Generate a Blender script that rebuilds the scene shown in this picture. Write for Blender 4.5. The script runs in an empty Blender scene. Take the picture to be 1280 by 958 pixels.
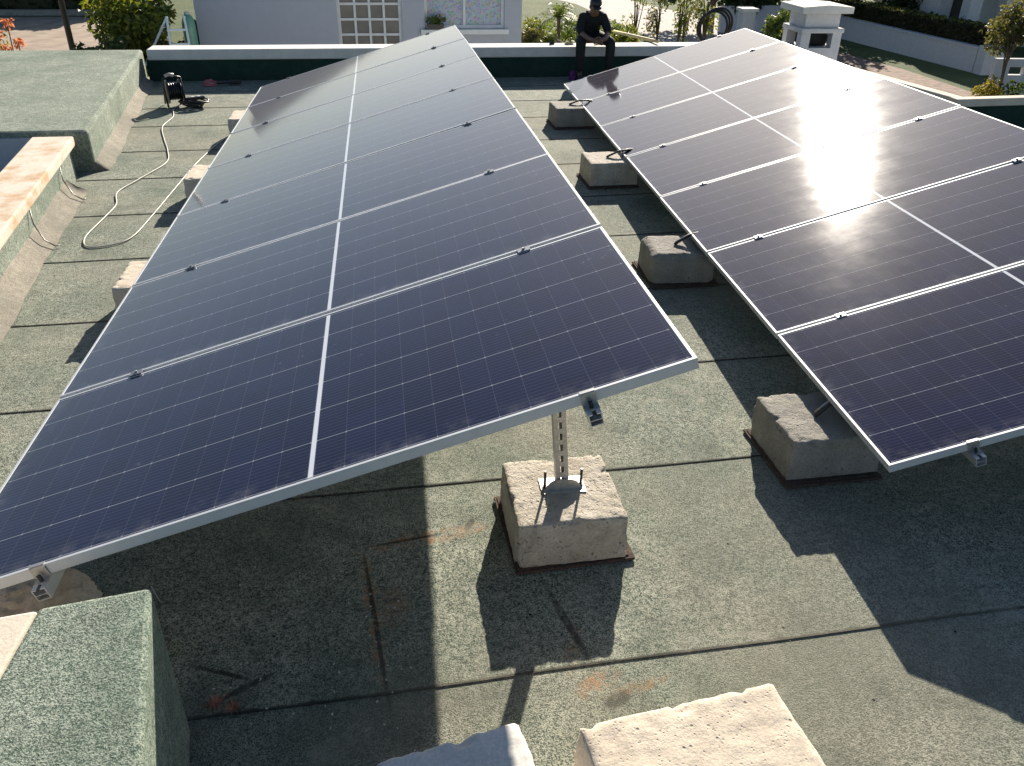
import bpy, bmesh, math, random
from mathutils import Vector, Matrix
random.seed(11)
C = bpy.context.scene.collection
SC = bpy.context.scene
PI = math.pi

# ------------------------------------------------------------------ helpers
class MB:
    """collects shapes into one mesh"""
    def __init__(s): s.v = []; s.f = []; s.uv = None
    def add(s, vs, fs):
        n = len(s.v); s.v += [tuple(v) for v in vs]; s.f += [tuple(i + n for i in f) for f in fs]
    def box(s, x0, x1, y0, y1, z0, z1, M=None):
        vs = [Vector((x, y, z)) for z in (z0, z1) for y in (y0, y1) for x in (x0, x1)]
        if M: vs = [M @ v for v in vs]
        s.add(vs, [(0, 2, 3, 1), (4, 5, 7, 6), (0, 1, 5, 4), (2, 6, 7, 3), (0, 4, 6, 2), (1, 3, 7, 5)])
    def prism(s, pts, z0, z1, M=None):
        n = len(pts)
        a = sum(pts[i][0] * pts[(i + 1) % n][1] - pts[(i + 1) % n][0] * pts[i][1] for i in range(n))
        if a < 0: pts = pts[::-1]
        vs = [Vector((p[0], p[1], z0)) for p in pts] + [Vector((p[0], p[1], z1)) for p in pts]
        if M: vs = [M @ v for v in vs]
        s.add(vs, [tuple(range(n))[::-1], tuple(range(n, 2 * n))] + [(i, (i + 1) % n, n + (i + 1) % n, n + i) for i in range(n)])
    def tube(s, path, r, n=8, cap=True, r2=None):
        path = [Vector(p) for p in path]; rings = []; up = None
        m = len(path)
        for i, p in enumerate(path):
            d = (path[min(i + 1, m - 1)] - path[max(i - 1, 0)]).normalized()
            if up is None: up = d.orthogonal().normalized()
            up = (up - d * up.dot(d)).normalized(); w = d.cross(up)
            rr = r if r2 is None else r + (r2 - r) * i / (m - 1)
            rings.append([p + (up * math.cos(2 * PI * k / n) + w * math.sin(2 * PI * k / n)) * rr for k in range(n)])
        vs = [q for ring in rings for q in ring]; fs = []
        for i in range(m - 1):
            for k in range(n):
                a, b = i * n + k, i * n + (k + 1) % n
                fs.append((a, b, b + n, a + n))
        if cap: fs += [tuple(range(n))[::-1], tuple(range((m - 1) * n, m * n))]
        s.add(vs, fs)
    def lathe(s, prof, n=20, M=None):
        vs = []; fs = []
        for r, z in prof:
            for k in range(n):
                v = Vector((r * math.cos(2 * PI * k / n), r * math.sin(2 * PI * k / n), z)); vs.append(M @ v if M else v)
        m = len(prof)
        for i in range(m - 1):
            for k in range(n):
                a, b = i * n + k, i * n + (k + 1) % n
                fs.append((a, b, b + n, a + n))
        fs += [tuple(range(n))[::-1], tuple(range((m - 1) * n, m * n))]
        s.add(vs, fs)
    def ball(s, c, r, sx=1, sy=1, sz=1, n=12, m=8):
        prof = [(max(.001, math.sin(PI * i / m)) * r, -math.cos(PI * i / m) * r) for i in range(m + 1)]
        s.lathe(prof, n, Matrix.Translation(Vector(c)) @ Matrix.Diagonal((sx, sy, sz, 1)))
    def torus(s, c, R, r, M=None, n=40, k=8):
        M = M or Matrix.Identity(4)
        s.tube([Vector(c) + M.to_3x3() @ Vector((R * math.cos(2 * PI * i / n), R * math.sin(2 * PI * i / n), 0)) for i in range(n + 1)], r, k, cap=False)
    def build(s, name, mat, parent=None, smooth=False, bevel=0, mats=None):
        me = bpy.data.meshes.new(name); me.from_pydata(s.v, [], s.f); me.update()
        o = bpy.data.objects.new(name, me); C.objects.link(o)
        me.materials.append(mat)
        if smooth: me.polygons.foreach_set('use_smooth', [True] * len(me.polygons))
        if parent: o.parent = parent
        if bevel:
            b = o.modifiers.new('bevel', 'BEVEL'); b.width = bevel; b.segments = 2; b.limit_method = 'ANGLE'
        return o

def tag(o, label, cat, group=None, kind=None):
    o['label'] = label; o['category'] = cat
    if group: o['group'] = group
    if kind: o['kind'] = kind
    return o
def thing(name, label, cat, loc=(0, 0, 0), rz=0, group=None):
    o = bpy.data.objects.new(name, None); C.objects.link(o); o.empty_display_size = .1
    o.location = loc; o.rotation_euler = (0, 0, rz)
    return tag(o, label, cat, group)
def struct(o, label=None, cat='setting'):
    o['kind'] = 'structure'
    if label: o['label'] = label; o['category'] = cat
    return o
def copy_tree(o, parent=None):
    c = o.copy(); C.objects.link(c)
    if parent: c.parent = parent
    for ch in [k for k in bpy.data.objects if k.parent == o]: copy_tree(ch, c)
    return c

# ------------------------------------------------------------------ materials
class NT:
    def __init__(s, name):
        s.m = bpy.data.materials.new(name); s.m.use_nodes = True
        s.t = s.m.node_tree; s.b = s.t.nodes['Principled BSDF']; s.co = None
    def n(s, t, **k):
        x = s.t.nodes.new(t)
        for a, b in k.items(): setattr(x, a, b)
        return x
    def l(s, a, b): s.t.links.new(a, b)
    def put(s, sock, v):
        if isinstance(v, bpy.types.NodeSocket): s.l(v, sock)
        else: sock.default_value = v
    def obj(s):
        if not s.co: s.co = s.n('ShaderNodeTexCoord').outputs['Object']
        return s.co
    def math(s, op, a, b=0., c=0., clamp=False):
        x = s.n('ShaderNodeMath', operation=op, use_clamp=clamp)
        s.put(x.inputs[0], a); s.put(x.inputs[1], b); s.put(x.inputs[2], c); return x.outputs[0]
    def noise(s, scale, detail=4, rough=.55, vec=None, dist=0):
        x = s.n('ShaderNodeTexNoise'); x.inputs['Scale'].default_value = scale; x.inputs['Detail'].default_value = detail
        x.inputs['Roughness'].default_value = rough; x.inputs['Distortion'].default_value = dist
        s.l(vec or s.obj(), x.inputs['Vector']); return x.outputs['Fac']
    def voro(s, scale, feat='F1', out='Distance', vec=None):
        x = s.n('ShaderNodeTexVoronoi', feature=feat); x.inputs['Scale'].default_value = scale
        s.l(vec or s.obj(), x.inputs['Vector']); return x.outputs[out]
    def ramp(s, f, stops):
        x = s.n('ShaderNodeValToRGB'); e = x.color_ramp.elements
        while len(e) < len(stops): e.new(.5)
        for i, (p, c) in enumerate(stops):
            e[i].position = p; e[i].color = (c, c, c, 1) if isinstance(c, (int, float)) else (*c, 1)
        s.l(f, x.inputs[0]); return x.outputs[0]
    def mix(s, f, a, b, mode='MIX'):
        x = s.n('ShaderNodeMix', data_type='RGBA', blend_type=mode)
        s.put(x.inputs[0], f)
        for i, v in ((6, a), (7, b)):
            s.put(x.inputs[i], v if isinstance(v, bpy.types.NodeSocket) else (*v, 1))
        return x.outputs[2]
    def sep(s, v=None):
        x = s.n('ShaderNodeSeparateXYZ'); s.l(v or s.obj(), x.inputs[0]); return x.outputs
    def step(s, f, lo, hi):
        x = s.n('ShaderNodeMapRange', interpolation_type='SMOOTHSTEP'); x.inputs[1].default_value = lo; x.inputs[2].default_value = hi
        s.l(f, x.inputs[0]); return x.outputs[0]
    def bump(s, h, strength=.3, dist=.01):
        x = s.n('ShaderNodeBump'); x.inputs['Strength'].default_value = strength; x.inputs['Distance'].default_value = dist
        s.l(h, x.inputs['Height']); s.l(x.outputs[0], s.b.inputs['Normal']); return x
    def set(s, **k):
        for a, v in k.items():
            sock = s.b.inputs[a.replace('_', ' ')]
            if isinstance(v, tuple) and len(v) == 3: v = (*v, 1)
            s.put(sock, v)
        return s.m

def simple(name, col, rough=.6, metal=0, var=.25, scale=8, bump=0, bscale=40):
    t = NT(name)
    n = t.noise(scale, 5)
    c = t.ramp(n, [(.3, tuple(x * (1 - var) for x in col)), (.7, tuple(min(1, x * (1 + var)) for x in col))])
    if bump: t.bump(t.noise(bscale, 4), bump, .004)
    return t.set(Base_Color=c, Roughness=rough, Metallic=metal)

def membrane(name, base, light, rust=False, gran=1.0, green=(.05, .085, .062)):
    t = NT(name); o = t.obj()
    big = t.noise(1.3, 6, .6); mid = t.noise(9, 5, .6)
    g1 = t.noise(210, 2, .75); g2 = t.noise(105, 3, .75)
    g3 = t.noise(38, 3, .75)
    gr = t.math('ADD', t.math('ADD', t.math('MULTIPLY', g1, .42), t.math('MULTIPLY', g2, .34)), t.math('MULTIPLY', g3, .24))
    c = t.mix(t.ramp(gr, [(.425, 0.), (.585, 1.)]), base, light)
    c = t.mix(t.math('MULTIPLY', t.ramp(big, [(.42, 0.), (.68, 1.)]), .55), c, green)
    c = t.mix(.8, c, t.ramp(mid, [(.25, .72), (.75, 1.22)]), 'MULTIPLY')
    # pale loose granules and small dark pits
    v = t.voro(70)
    c = t.mix(t.math('MULTIPLY', t.ramp(v, [(.05, 1.), (.14, 0.)]), t.ramp(t.noise(6, 3), [(.5, 0.), (.7, .6)])), c, (.34, .33, .29))
    if rust:
        x, y, z = t.sep(o)
        def blob(cx, cy, rx, ry, ang=0., w=1.):
            ca, sa = math.cos(ang), math.sin(ang)
            dx = t.math('SUBTRACT', x, cx); dy = t.math('SUBTRACT', y, cy)
            u = t.math('ADD', t.math('MULTIPLY', dx, ca / rx), t.math('MULTIPLY', dy, sa / rx))
            q = t.math('ADD', t.math('MULTIPLY', dx, -sa / ry), t.math('MULTIPLY', dy, ca / ry))
            d = t.math('ADD', t.math('POWER', t.math('ABSOLUTE', u), 2.), t.math('POWER', t.math('ABSOLUTE', q), 2.))
            return t.math('MULTIPLY', t.step(d, 1., .1), w)
        def seg(a, b, w, k=1.):
            return blob((a[0] + b[0]) / 2, (a[1] + b[1]) / 2, math.dist(a, b) / 2 * 1.25, w, math.atan2(b[1] - a[1], b[0] - a[0]), k)
        s = seg((1.18, .56), (1.66, .635), .05, 1.)
        for q in (seg((1.18, .56), (1.25, -.1), .035, .9), blob(1.93, -.17, .11, .05, .5, 1.), blob(2.05, -.2, .16, .03, .2, .7),
                  blob(1.62, .64, .06, .04, 0, .8), blob(2.2, .98, .07, .03, .3, .7), blob(1.28, .25, .08, .12, 0, .6), blob(1.88, -.02, .03, .16, -.3, .5)):
            s = t.math('MAXIMUM', s, q)
        s = t.math('MULTIPLY', s, t.ramp(t.noise(22, 6, .7), [(.42, 0.), (.62, 1.)]))
        c = t.mix(t.math('MULTIPLY', s, .75), c, (.36, .17, .065))
        d = seg((1.18, .56), (1.27, -.2), .012)
        for q in (seg((1.2, .575), (1.5, .62), .009), seg((1.84, .28), (1.93, -.1), .02), blob(1.98, -.24, .07, .035, .4), blob(1.6, .66, .05, .02, 1.1),
                  blob(.8, -.05, .16, .015, .5), blob(.75, .02, .16, .012, -.4)):
            d = t.math('MAXIMUM', d, q)
        d = t.math('MULTIPLY', d, t.ramp(t.noise(30, 5, .7), [(.3, 0.), (.5, 1.)]))
        c = t.mix(t.math('MULTIPLY', d, .85), c, (.016, .017, .016))
        # bitumen bleed along the lap joints: UV v = metres from the near edge of the strip
        uv = t.n('ShaderNodeUVMap').outputs[0]
        vv = t.sep(uv)[1]
        wob = t.math('MULTIPLY', t.noise(18, 4), .014)
        c = t.mix(t.math('MULTIPLY', t.step(t.math('ADD', vv, wob), .021, .011), .88), c, (.012, .012, .012))
        # sandy dirt
        c = t.mix(t.math('MULTIPLY', t.step(t.noise(.55, 4), .42, .66), .45), c, (.235, .215, .165))
        # dried puddle rings and dusty tide marks
        pn = t.noise(.8, 3, .5, dist=.4)
        ring = t.math('ADD', t.math('MULTIPLY', t.step(t.math('ABSOLUTE', t.math('SUBTRACT', pn, .52)), .012, .002), .3), t.math('MULTIPLY', t.step(t.math('ABSOLUTE', t.math('SUBTRACT', pn, .6)), .02, .004), .22))
        c = t.mix(t.math('MULTIPLY', ring, t.ramp(t.noise(9, 4), [(.35, 0.), (.65, 1.)])), c, (.36, .34, .28))
        c = t.mix(t.math('MULTIPLY', t.step(t.noise(2.1, 5, .65), .52, .7), .35), c, (.06, .068, .058))
        # black specks
        c = t.mix(t.ramp(t.voro(6.5), [(.03, 1.), (.042, 0.)]), c, (.01, .01, .01))
    t.bump(gr, .9 * gran, .006)
    return t.set(Base_Color=c, Roughness=.93, Specular_IOR_Level=.25)

def concrete(name, a, b, pores=True, stain=None, bump=.6):
    t = NT(name)
    c = t.mix(t.ramp(t.noise(7, 7, .65), [(.3, 0.), (.7, 1.)]), a, b)
    c = t.mix(.7, c, t.ramp(t.noise(110, 3, .7), [(.25, .72), (.75, 1.2)]), 'MULTIPLY')
    h = t.noise(60, 6, .7)
    if pores:
        p2 = t.math('MULTIPLY', t.ramp(t.voro(75), [(.1, 1.), (.26, 0.)]), t.ramp(t.noise(20, 3), [(.42, 0.), (.56, 1.)]))
        c = t.mix(t.math('MULTIPLY', p2, .5), c, tuple(x * .35 for x in a))
        h = t.math('SUBTRACT', h, t.math('MULTIPLY', p2, .8))
        p = t.math('MULTIPLY', t.ramp(t.voro(34), [(.08, 1.), (.2, 0.)]), t.ramp(t.noise(14, 3), [(.48, 0.), (.6, 1.)]))
        c = t.mix(t.math('MULTIPLY', p, .65), c, tuple(x * .3 for x in a))
        h = t.math('SUBTRACT', h, p)
    if stain:
        c = t.mix(t.math('MULTIPLY', t.ramp(t.noise(4, 6, .7), [(.5, 0.), (.68, 1.)]), .75), c, stain)
    t.bump(h, bump, .012)
    return t.set(Base_Color=c, Roughness=.9, Specular_IOR_Level=.3)

def glass_cells():
    t = NT('solar_cell_glass'); x, y, z = t.sep()
    W, H = 2.278, 1.134
    ax = t.math('ABSOLUTE', t.math('SUBTRACT', x, W / 2))            # distance from the centre bar
    pit = .0922
    cx = t.math('DIVIDE', t.math('SUBTRACT', ax, .0095), pit)
    fx = t.math('MULTIPLY', t.math('ABSOLUTE', t.math('SUBTRACT', cx, t.math('ROUND', cx))), pit)   # metres to a column gap
    py = .1825
    cy = t.math('DIVIDE', t.math('SUBTRACT', y, H / 2), py)
    fy = t.math('MULTIPLY', t.math('ABSOLUTE', t.math('SUBTRACT', cy, t.math('ROUND', cy))), py)
    bar = t.step(ax, .0085, .0068)
    rowl = t.step(fy, .0023, .0013)
    coll = t.math('MULTIPLY', t.step(fx, .0012, .0005), .07)
    dot = t.step(t.math('ADD', fx, fy), .0062, .0042)
    edge = t.math('MAXIMUM', t.step(ax, W / 2 - .0175, W / 2 - .0165), t.step(t.math('ABSOLUTE', t.math('SUBTRACT', y, H / 2)), H / 2 - .0165, H / 2 - .0155))
    bb = t.math('DIVIDE', y, .0182)
    bb = t.math('MULTIPLY', t.math('ABSOLUTE', t.math('SUBTRACT', bb, t.math('ROUND', bb))), .0182)
    bus = t.math('MULTIPLY', t.step(bb, .0011, .0004), .085)
    lines = t.math('MAXIMUM', t.math('MAXIMUM', bar, t.math('MAXIMUM', t.math('MULTIPLY', rowl, .3), t.math('MULTIPLY', dot, .36))), t.math('MAXIMUM', coll, bus))
    vt = t.n('ShaderNodeTexNoise'); vt.inputs['Scale'].default_value = 1.; vt.inputs['Detail'].default_value = 0
    cell = t.n('ShaderNodeCombineXYZ'); t.l(t.math('FLOOR', cx), cell.inputs[0]); t.l(t.math('FLOOR', t.math('ADD', cy, .5)), cell.inputs[1])
    wn = t.n('ShaderNodeTexWhiteNoise'); t.l(cell.outputs[0], wn.inputs[0])
    col = t.mix(wn.outputs[0], (.0022, .003, .021), (.0036, .005, .031))
    # dust film, thicker along the lower rims, plus dried splash marks
    dust = t.math('MULTIPLY', t.ramp(t.noise(2.2, 6, .6), [(.35, .15), (.75, 1.)]), .012)
    rim = t.math('MULTIPLY', t.math('MAXIMUM', t.step(y, .1, .015), t.step(x, .09, .01)), t.ramp(t.noise(13, 5, .65), [(.45, 0.), (.75, .16)]))
    mark = t.math('MULTIPLY', t.ramp(t.noise(26, 3, .6), [(.62, 0.), (.72, .26)]), t.ramp(t.noise(1.9, 2), [(.57, 0.), (.68, 1.)]))
    d = t.math('ADD', t.math('ADD', dust, rim), mark, clamp=True)
    col = t.mix(lines, col, (.56, .6, .66))
    col = t.mix(edge, col, (.02, .025, .05))
    col = t.mix(d, col, (.42, .42, .42))
    rough = t.math('ADD', .046, t.math('MULTIPLY', t.noise(5, 5, .6), .042))
    t.bump(t.noise(240, 2, .6), .05, .001)
    return t.set(Base_Color=col, Roughness=t.math('ADD', .36, t.math('MULTIPLY', d, .4)), Specular_IOR_Level=0.,
                 Coat_Weight=1., Coat_Roughness=rough, Coat_IOR=1.42, Sheen_Weight=.08, Sheen_Roughness=.3, Sheen_Tint=(1., .97, .93))

M = {}
M['roof'] = membrane('roof_membrane', (.03, .056, .043), (.43, .44, .36), rust=True, green=(.06, .1, .074))
M['green'] = membrane('green_membrane', (.055, .085, .066), (.43, .47, .39), green=(.065, .115, .082))
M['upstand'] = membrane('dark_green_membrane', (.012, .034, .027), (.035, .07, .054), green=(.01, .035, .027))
M['cant'] = membrane('sandy_membrane', (.17, .155, .125), (.36, .33, .28), green=(.13, .14, .11))
M['coping'] = concrete('painted_coping', (.62, .6, .56), (.76, .73, .68), pores=False, bump=.15)
M['rust_coping'] = concrete('rust_stained_coping', (.6, .53, .43), (.7, .64, .55), pores=False, stain=(.46, .25, .09), bump=.15)
M['cream'] = concrete('cream_screed', (.6, .52, .42), (.72, .66, .55), pores=False, bump=.2)
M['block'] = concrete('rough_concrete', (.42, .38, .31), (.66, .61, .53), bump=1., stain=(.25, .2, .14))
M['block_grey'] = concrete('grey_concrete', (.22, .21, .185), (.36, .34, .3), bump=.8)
M['block_cream'] = concrete('cream_concrete', (.56, .48, .38), (.68, .6, .49), bump=.35)
M['pad'] = membrane('felt_pad', (.05, .04, .035), (.16, .1, .075), green=(.03, .03, .03))
M['alu'] = simple('anodised_aluminium', (.6, .61, .61), .36, .55, .06, 30)
M['frame'] = simple('panel_frame_aluminium', (.5, .53, .56), .55, .1, .05, 18)
M['galv'] = simple('galvanised_steel', (.44, .44, .43), .42, .7, .18, 60)
M['clampm'] = simple('dull_clamp', (.16, .18, .22), .5, .4, .2, 60)
M['darksteel'] = simple('dark_steel', (.05, .05, .055), .4, .6, .2, 60)
M['glass'] = glass_cells()
M['back'] = simple('white_backsheet', (.6, .6, .6), .6)
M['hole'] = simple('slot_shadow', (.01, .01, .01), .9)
M['white_cord'] = simple('white_cord', (.42, .4, .36), .5, 0, .08)
M['black'] = simple('black_plastic', (.014, .014, .015), .35, 0, .2)
M['white'] = simple('white_paint', (.72, .72, .7), .5, 0, .06)
M['housewall'] = concrete('lavender_render', (.45, .465, .51), (.49, .505, .55), pores=False, bump=.1)
M['win'] = None

# ------------------------------------------------------------------ roof of the building we stand on
ZG = -4.0
SL = .03
rows = [-5.2, -4.2, -3.2, -2.2, -1.2, -.16, .88, 1.76, 2.74, 3.72, 4.65, 5.62, 6.53, 7.53, 8.4, 9.3, 10.4]
def roof_mesh():
    mb = MB(); uvs = []
    xs = [-6 + i * .25 for i in range(82)]
    def wob(x, k): return .006 * math.sin(x * 1.3 + k * 2.1) + .003 * math.sin(x * 4.7 + k)
    for k in range(len(rows) - 1):
        for i in range(len(xs) - 1):
            x0, x1 = xs[i], xs[i + 1]
            if k >= 12 and x0 >= 7.45 - .17 * (rows[k] - 6.2): continue
            if k == 11 and x0 > 7.35: continue
            ya, yb = rows[k] + SL * x0 + wob(x0, k), rows[k] + SL * x1 + wob(x1, k)
            yc, yd = rows[k + 1] + SL * x1 + wob(x1, k + 1), rows[k + 1] + SL * x0 + wob(x0, k + 1)
            L = rows[k + 1] - rows[k]
            mb.add([(x0, ya, 0.0), (x1, yb, 0.0), (x1, yb, .0042), (x0, ya, .0042)], [(0, 1, 2, 3)]); uvs.append([(x0, 0), (x1, 0), (x1, 0), (x0, 0)])
            mb.add([(x0, ya, .0042), (x1, yb, .0042), (x1, yc, 0), (x0, yd, 0)], [(0, 1, 2, 3)]); uvs.append([(x0, 0), (x1, 0), (x1, L), (x0, L)])
    o = mb.build('roof_deck', M['roof'])
    uv = o.data.uv_layers.new(name='UVMap')
    for p, u in zip(o.data.polygons, uvs):
        for li, q in zip(p.loop_indices, u): uv.data[li].uv = q
    return o
struct(roof_mesh(), 'flat roof laid with grey green mineral felt in lapped strips', 'roof')
ob = MB(); ob.prism([(-6, -5.3), (14.4, -5.3), (14.4, 6.6), (7.4, 6.6), (6.84, 10.3), (-6, 10.3)], ZG, -.02)
b = ob.build('building_walls', M['housewall']); struct(b, 'outer walls of the building under the flat roof', 'building')

def fillet(mb, line, w=.1, h=.09):
    """sloping strip at the foot of a wall, line = points along the foot, room side to the right of travel"""
    (x0, y0), (x1, y1) = line
    d = Vector((x1 - x0, y1 - y0)).normalized(); n = Vector((d.y, -d.x))
    N = 40; vs = []; fs = []
    for i in range(N + 1):
        t = i / N; ww = w * (1 + .05 * math.sin(i * 1.7) + .07 * math.sin(i * .43)); hh = h * (1 + .05 * math.sin(i * .6))
        p = Vector((x0 + (x1 - x0) * t, y0 + (y1 - y0) * t))
        vs += [(p.x, p.y, hh), (p.x + n.x * ww * .45, p.y + n.y * ww * .45, hh * .38), (p.x + n.x * ww, p.y + n.y * ww, .005)]
    for i in range(N):
        for k in (0, 1): fs.append((i * 3 + k, i * 3 + k + 1, i * 3 + k + 4, i * 3 + k + 3))
    for e, p in ((0, line[0]), (N, line[1])):
        vs.append((p[0], p[1], .003)); fs.append((e * 3, e * 3 + 1, e * 3 + 2, len(vs) - 1))
    mb.add(vs, fs)

# far parapet
t = thing('parapet_wall', 'far parapet the man sits on, white coping over dark green felt', 'parapet', (0, 9.98, 0), group='parapets round the roof')
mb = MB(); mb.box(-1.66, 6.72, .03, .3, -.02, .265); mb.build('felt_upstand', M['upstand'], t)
mb = MB(); mb.box(-1.63, 6.71, 0, .36, .265, .395); mb.build('coping', M['coping'], t, bevel=.012)
# right parapet
def rx(y): return 7.33 - .17 * (y - 6.47)
t = thing('parapet_wall', 'parapet running behind the upper edge of the right panel row, grey face and tan top', 'parapet', group='parapets round the roof')
mb = MB(); mb.prism([(rx(6.5) + .03, 6.5), (rx(10.3) + .03, 10.3), (rx(10.3) + .12, 10.3), (rx(6.5) + .12, 6.5)], -.02, .31); mb.build('rendered_face', M['coping'], t)
mb = MB(); mb.prism([(rx(6.45), 6.45), (rx(10.3), 10.3), (rx(10.3) + .14, 10.3), (rx(6.45) + .14, 6.45)], .31, .398); mb.build('coping', M['cream'], t, bevel=.01)
t = thing('parapet_wall', 'short parapet stepping away at the far right, tan top over a black shaded face', 'parapet', (7.35, 6.46, 0), .05, 'parapets round the roof')
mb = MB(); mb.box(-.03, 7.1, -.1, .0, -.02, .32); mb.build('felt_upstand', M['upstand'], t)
mb = MB(); mb.box(-.04, 7.12, -.13, .0, .32, .4); mb.build('coping', M['cream'], t, bevel=.01)

# raised platform on the left
t = thing('raised_roof', 'raised grey green felt covered platform on the far left of the roof', 'platform')
mb = MB(); mb.prism([(-1.21, 5.86), (-1.74, 10.25), (-6, 10.25), (-6, 5.86)], -.02, .36)
o = mb.build('felt_top', M['green'], t, bevel=.03)
mb = MB(); mb.prism([(-1.68, 5.83), (-1.68, 5.856), (-6, 5.856), (-6, 5.83)], 0, .31); mb.build('painted_front', M['housewall'], t)
mb = MB(); fillet(mb, ((-1.73, 9.97), (-1.222, 5.87)), -.13, .1); mb.build('sloping_foot', M['cant'], t, smooth=True)
# lower wall with rust stained coping
def wl(y): return -1.13 - .114 * (y - 4.)
t = thing('capped_wall', 'low felt covered wall with cream coping stained orange by rust', 'wall')
mb = MB(); mb.prism([(wl(5.66), 5.66), (wl(-1), -1.), (wl(-1) - .24, -1.), (wl(5.66) - .24, 5.66)], -.02, .262); mb.build('felt_face', M['green'], t)
mb = MB(); mb.prism([(wl(5.74) + .035, 5.74), (wl(-1) + .035, -1.), (wl(-1) - .3, -1.), (wl(5.74) - .3, 5.74)], .262, .345); mb.build('coping', M['rust_coping'], t, bevel=.012)
mb = MB(); fillet(mb, ((wl(5.3), 5.3), (wl(-1), -1.)), -.14, .1); mb.build('sloping_foot', M['cant'], t, smooth=True)
for i, (y0, s) in enumerate(((5.15, 1), (4.1, -1))):
    mb = MB(); x = wl(y0)
    mb.tube([(x + .01, y0, .25), (x + .03, y0 - .05, .15), (x + .1, y0 - .12, .06), (x + .17, y0 - .14, .02), (x + .2, y0 - .12, .018)], .0045, 6)
    tag(mb.build('loose_wire', M['black'], smooth=True), ('thin black wire hanging down the rust stained wall close to the raised platform', 'thin black wire hanging down the rust stained wall nearer the camera')[i], 'wire', 'wires on the low wall')

# front left parapet end
t = thing('parapet_wall', 'green felt topped parapet end at the bottom left corner with a cream screed strip', 'parapet', group='parapets round the roof')
mb = MB(); mb.prism([(.67, -.17), (.93, -1.6), (.3, -1.6), (.4, -.21)], -.0, .58)
o = mb.build('felt_cover', M['green'], t, bevel=.014)
mb = MB(); mb.prism([(.397, -.21), (.297, -1.6), (-.6, -1.6), (-.6, -.34)], 0, .572); mb.build('screed_top', M['cream'], t, bevel=.01)
mb = MB(); mb.tube([(.672, -.172, .58), (.676, -.168, .55), (.681, -.165, .515)], .0011, 5); mb.build('loose_thread', M['white_cord'], t)

# ------------------------------------------------------------------ rough concrete blocks
def rough_block(name, sx, sy, h, mat, seed, r=.012, jit=.005, taper=.03, parent=None):
    rnd = random.Random(seed)
    bm = bmesh.new(); bmesh.ops.create_cube(bm, size=1)
    bmesh.ops.subdivide_edges(bm, edges=bm.edges[:], cuts=35, use_grid_fill=True)
    off = [rnd.uniform(0, 9) for _ in range(6)]
    from mathutils import noise as nz
    for v in bm.verts:
        p = v.co.copy()
        q = Vector((p.x * sx, p.y * sy, (p.z + .5) * h))
        k = 1 - taper * (p.z + .5)
        q.x *= k; q.y *= k
        hx, hy = sx / 2 * k, sy / 2 * k
        # round the edges
        ix = max(abs(q.x) - (hx - r), 0); iy = max(abs(q.y) - (hy - r), 0); iz = max(q.z - (h - r), 0)
        L = math.sqrt(ix * ix + iy * iy + iz * iz)
        if L > r:
            s = r / L
            q.x = math.copysign(min(abs(q.x), hx - r) + ix * s, q.x) if ix else q.x
            q.y = math.copysign(min(abs(q.y), hy - r) + iy * s, q.y) if iy else q.y
            q.z = min(q.z, h - r) + iz * s if iz else q.z
        n1 = nz.noise_vector((q + Vector(off[:3])) * 7) * jit * .35 + nz.noise_vector((q + Vector(off[3:])) * 28) * jit * .6 + nz.noise_vector((q + Vector(off[1:4])) * 75) * jit * .35
        if q.z < .001: n1.z = 0
        near = (hx - abs(q.x) < .03) + (hy - abs(q.y) < .03) + (h - q.z < .03)
        if near >= 2:
            cn = nz.noise((q + Vector(off[2:5])) * 17) + .5 * nz.noise((q + Vector(off[:3])) * 41)
            if cn > .2:
                k2 = min(.009, (cn - .2) * .022) * min(1.3, jit / .005)
                n1 -= Vector((math.copysign(1, q.x) if hx - abs(q.x) < .03 else 0, math.copysign(1, q.y) if hy - abs(q.y) < .03 else 0, .7 if h - q.z < .03 else 0)) * k2
        v.co = q + n1
    me = bpy.data.meshes.new(name); bm.to_mesh(me); bm.free()
    me.materials.append(mat); me.polygons.foreach_set('use_smooth', [True] * len(me.polygons))
    o = bpy.data.objects.new(name, me); C.objects.link(o)
    if parent: o.parent = parent
    return o
def block(x, y, sx, sy, h, seed, label, mat, group, rz=0, z=.007, **k):
    o = rough_block('concrete_block', sx, sy, h, mat, seed, **k)
    o.location = (x, y, z); o.rotation_euler.z = rz
    return tag(o, label, 'block', group)
def pad(x, y, sx, sy, label, rz=0):
    mb = MB(); N = 6
    mb.box(-sx / 2, sx / 2, -sy / 2, sy / 2, 0, .012)
    mb.box(-sx / 2 + .01, sx / 2 - .02, -sy / 2 + .015, sy / 2 - .01, .012, .016)
    o = mb.build('felt_pad', M['pad']); o.location = (x, y, .007); o.rotation_euler.z = rz
    return tag(o, label, 'pad', 'felt pads under the blocks')
GB = 'concrete ballast blocks carrying the panels'
pad(1.96, .585, .46, .46, 'brown felt pad sticking out under the block with the slotted steel post', .06)
block(1.955, .575, .425, .42, .19, 1, 'pitted concrete block in full sun carrying the slotted steel post', M['block'], GB, .02, z=.024, jit=.006)
RB = [(3.19, .955, 'nearest'), (3.22, 3.05, 'second nearest'), (3.28, 5.15, 'third nearest'), (3.38, 7.25, 'farthest')]
rl = ['grey concrete block under the near corner of the right panel row', 'rounded shaded concrete block, second from the near end of the right row',
      'sunlit topped third concrete block from the near end of the right row', 'concrete block in front of the seated man under the far corner of the right row']
for i, (x, y, _) in enumerate(RB):
    pad(x - .005, y - .01, .45, .45, ('dark felt pad under the grey block at the near corner of the right row', 'felt pad with a pale curled corner under the rounded shaded block', 'felt pad under the third block of the right row', 'felt pad under the farthest block of the right row')[i], .03)
    block(x, y, .43, .4, .19, 10 + i, rl[i], M['block_grey'] if i != 2 else M['block'], GB, (.03, -.05, .02, .04)[i], z=.024, r=(.012, .05, .016, .014)[i])
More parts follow.
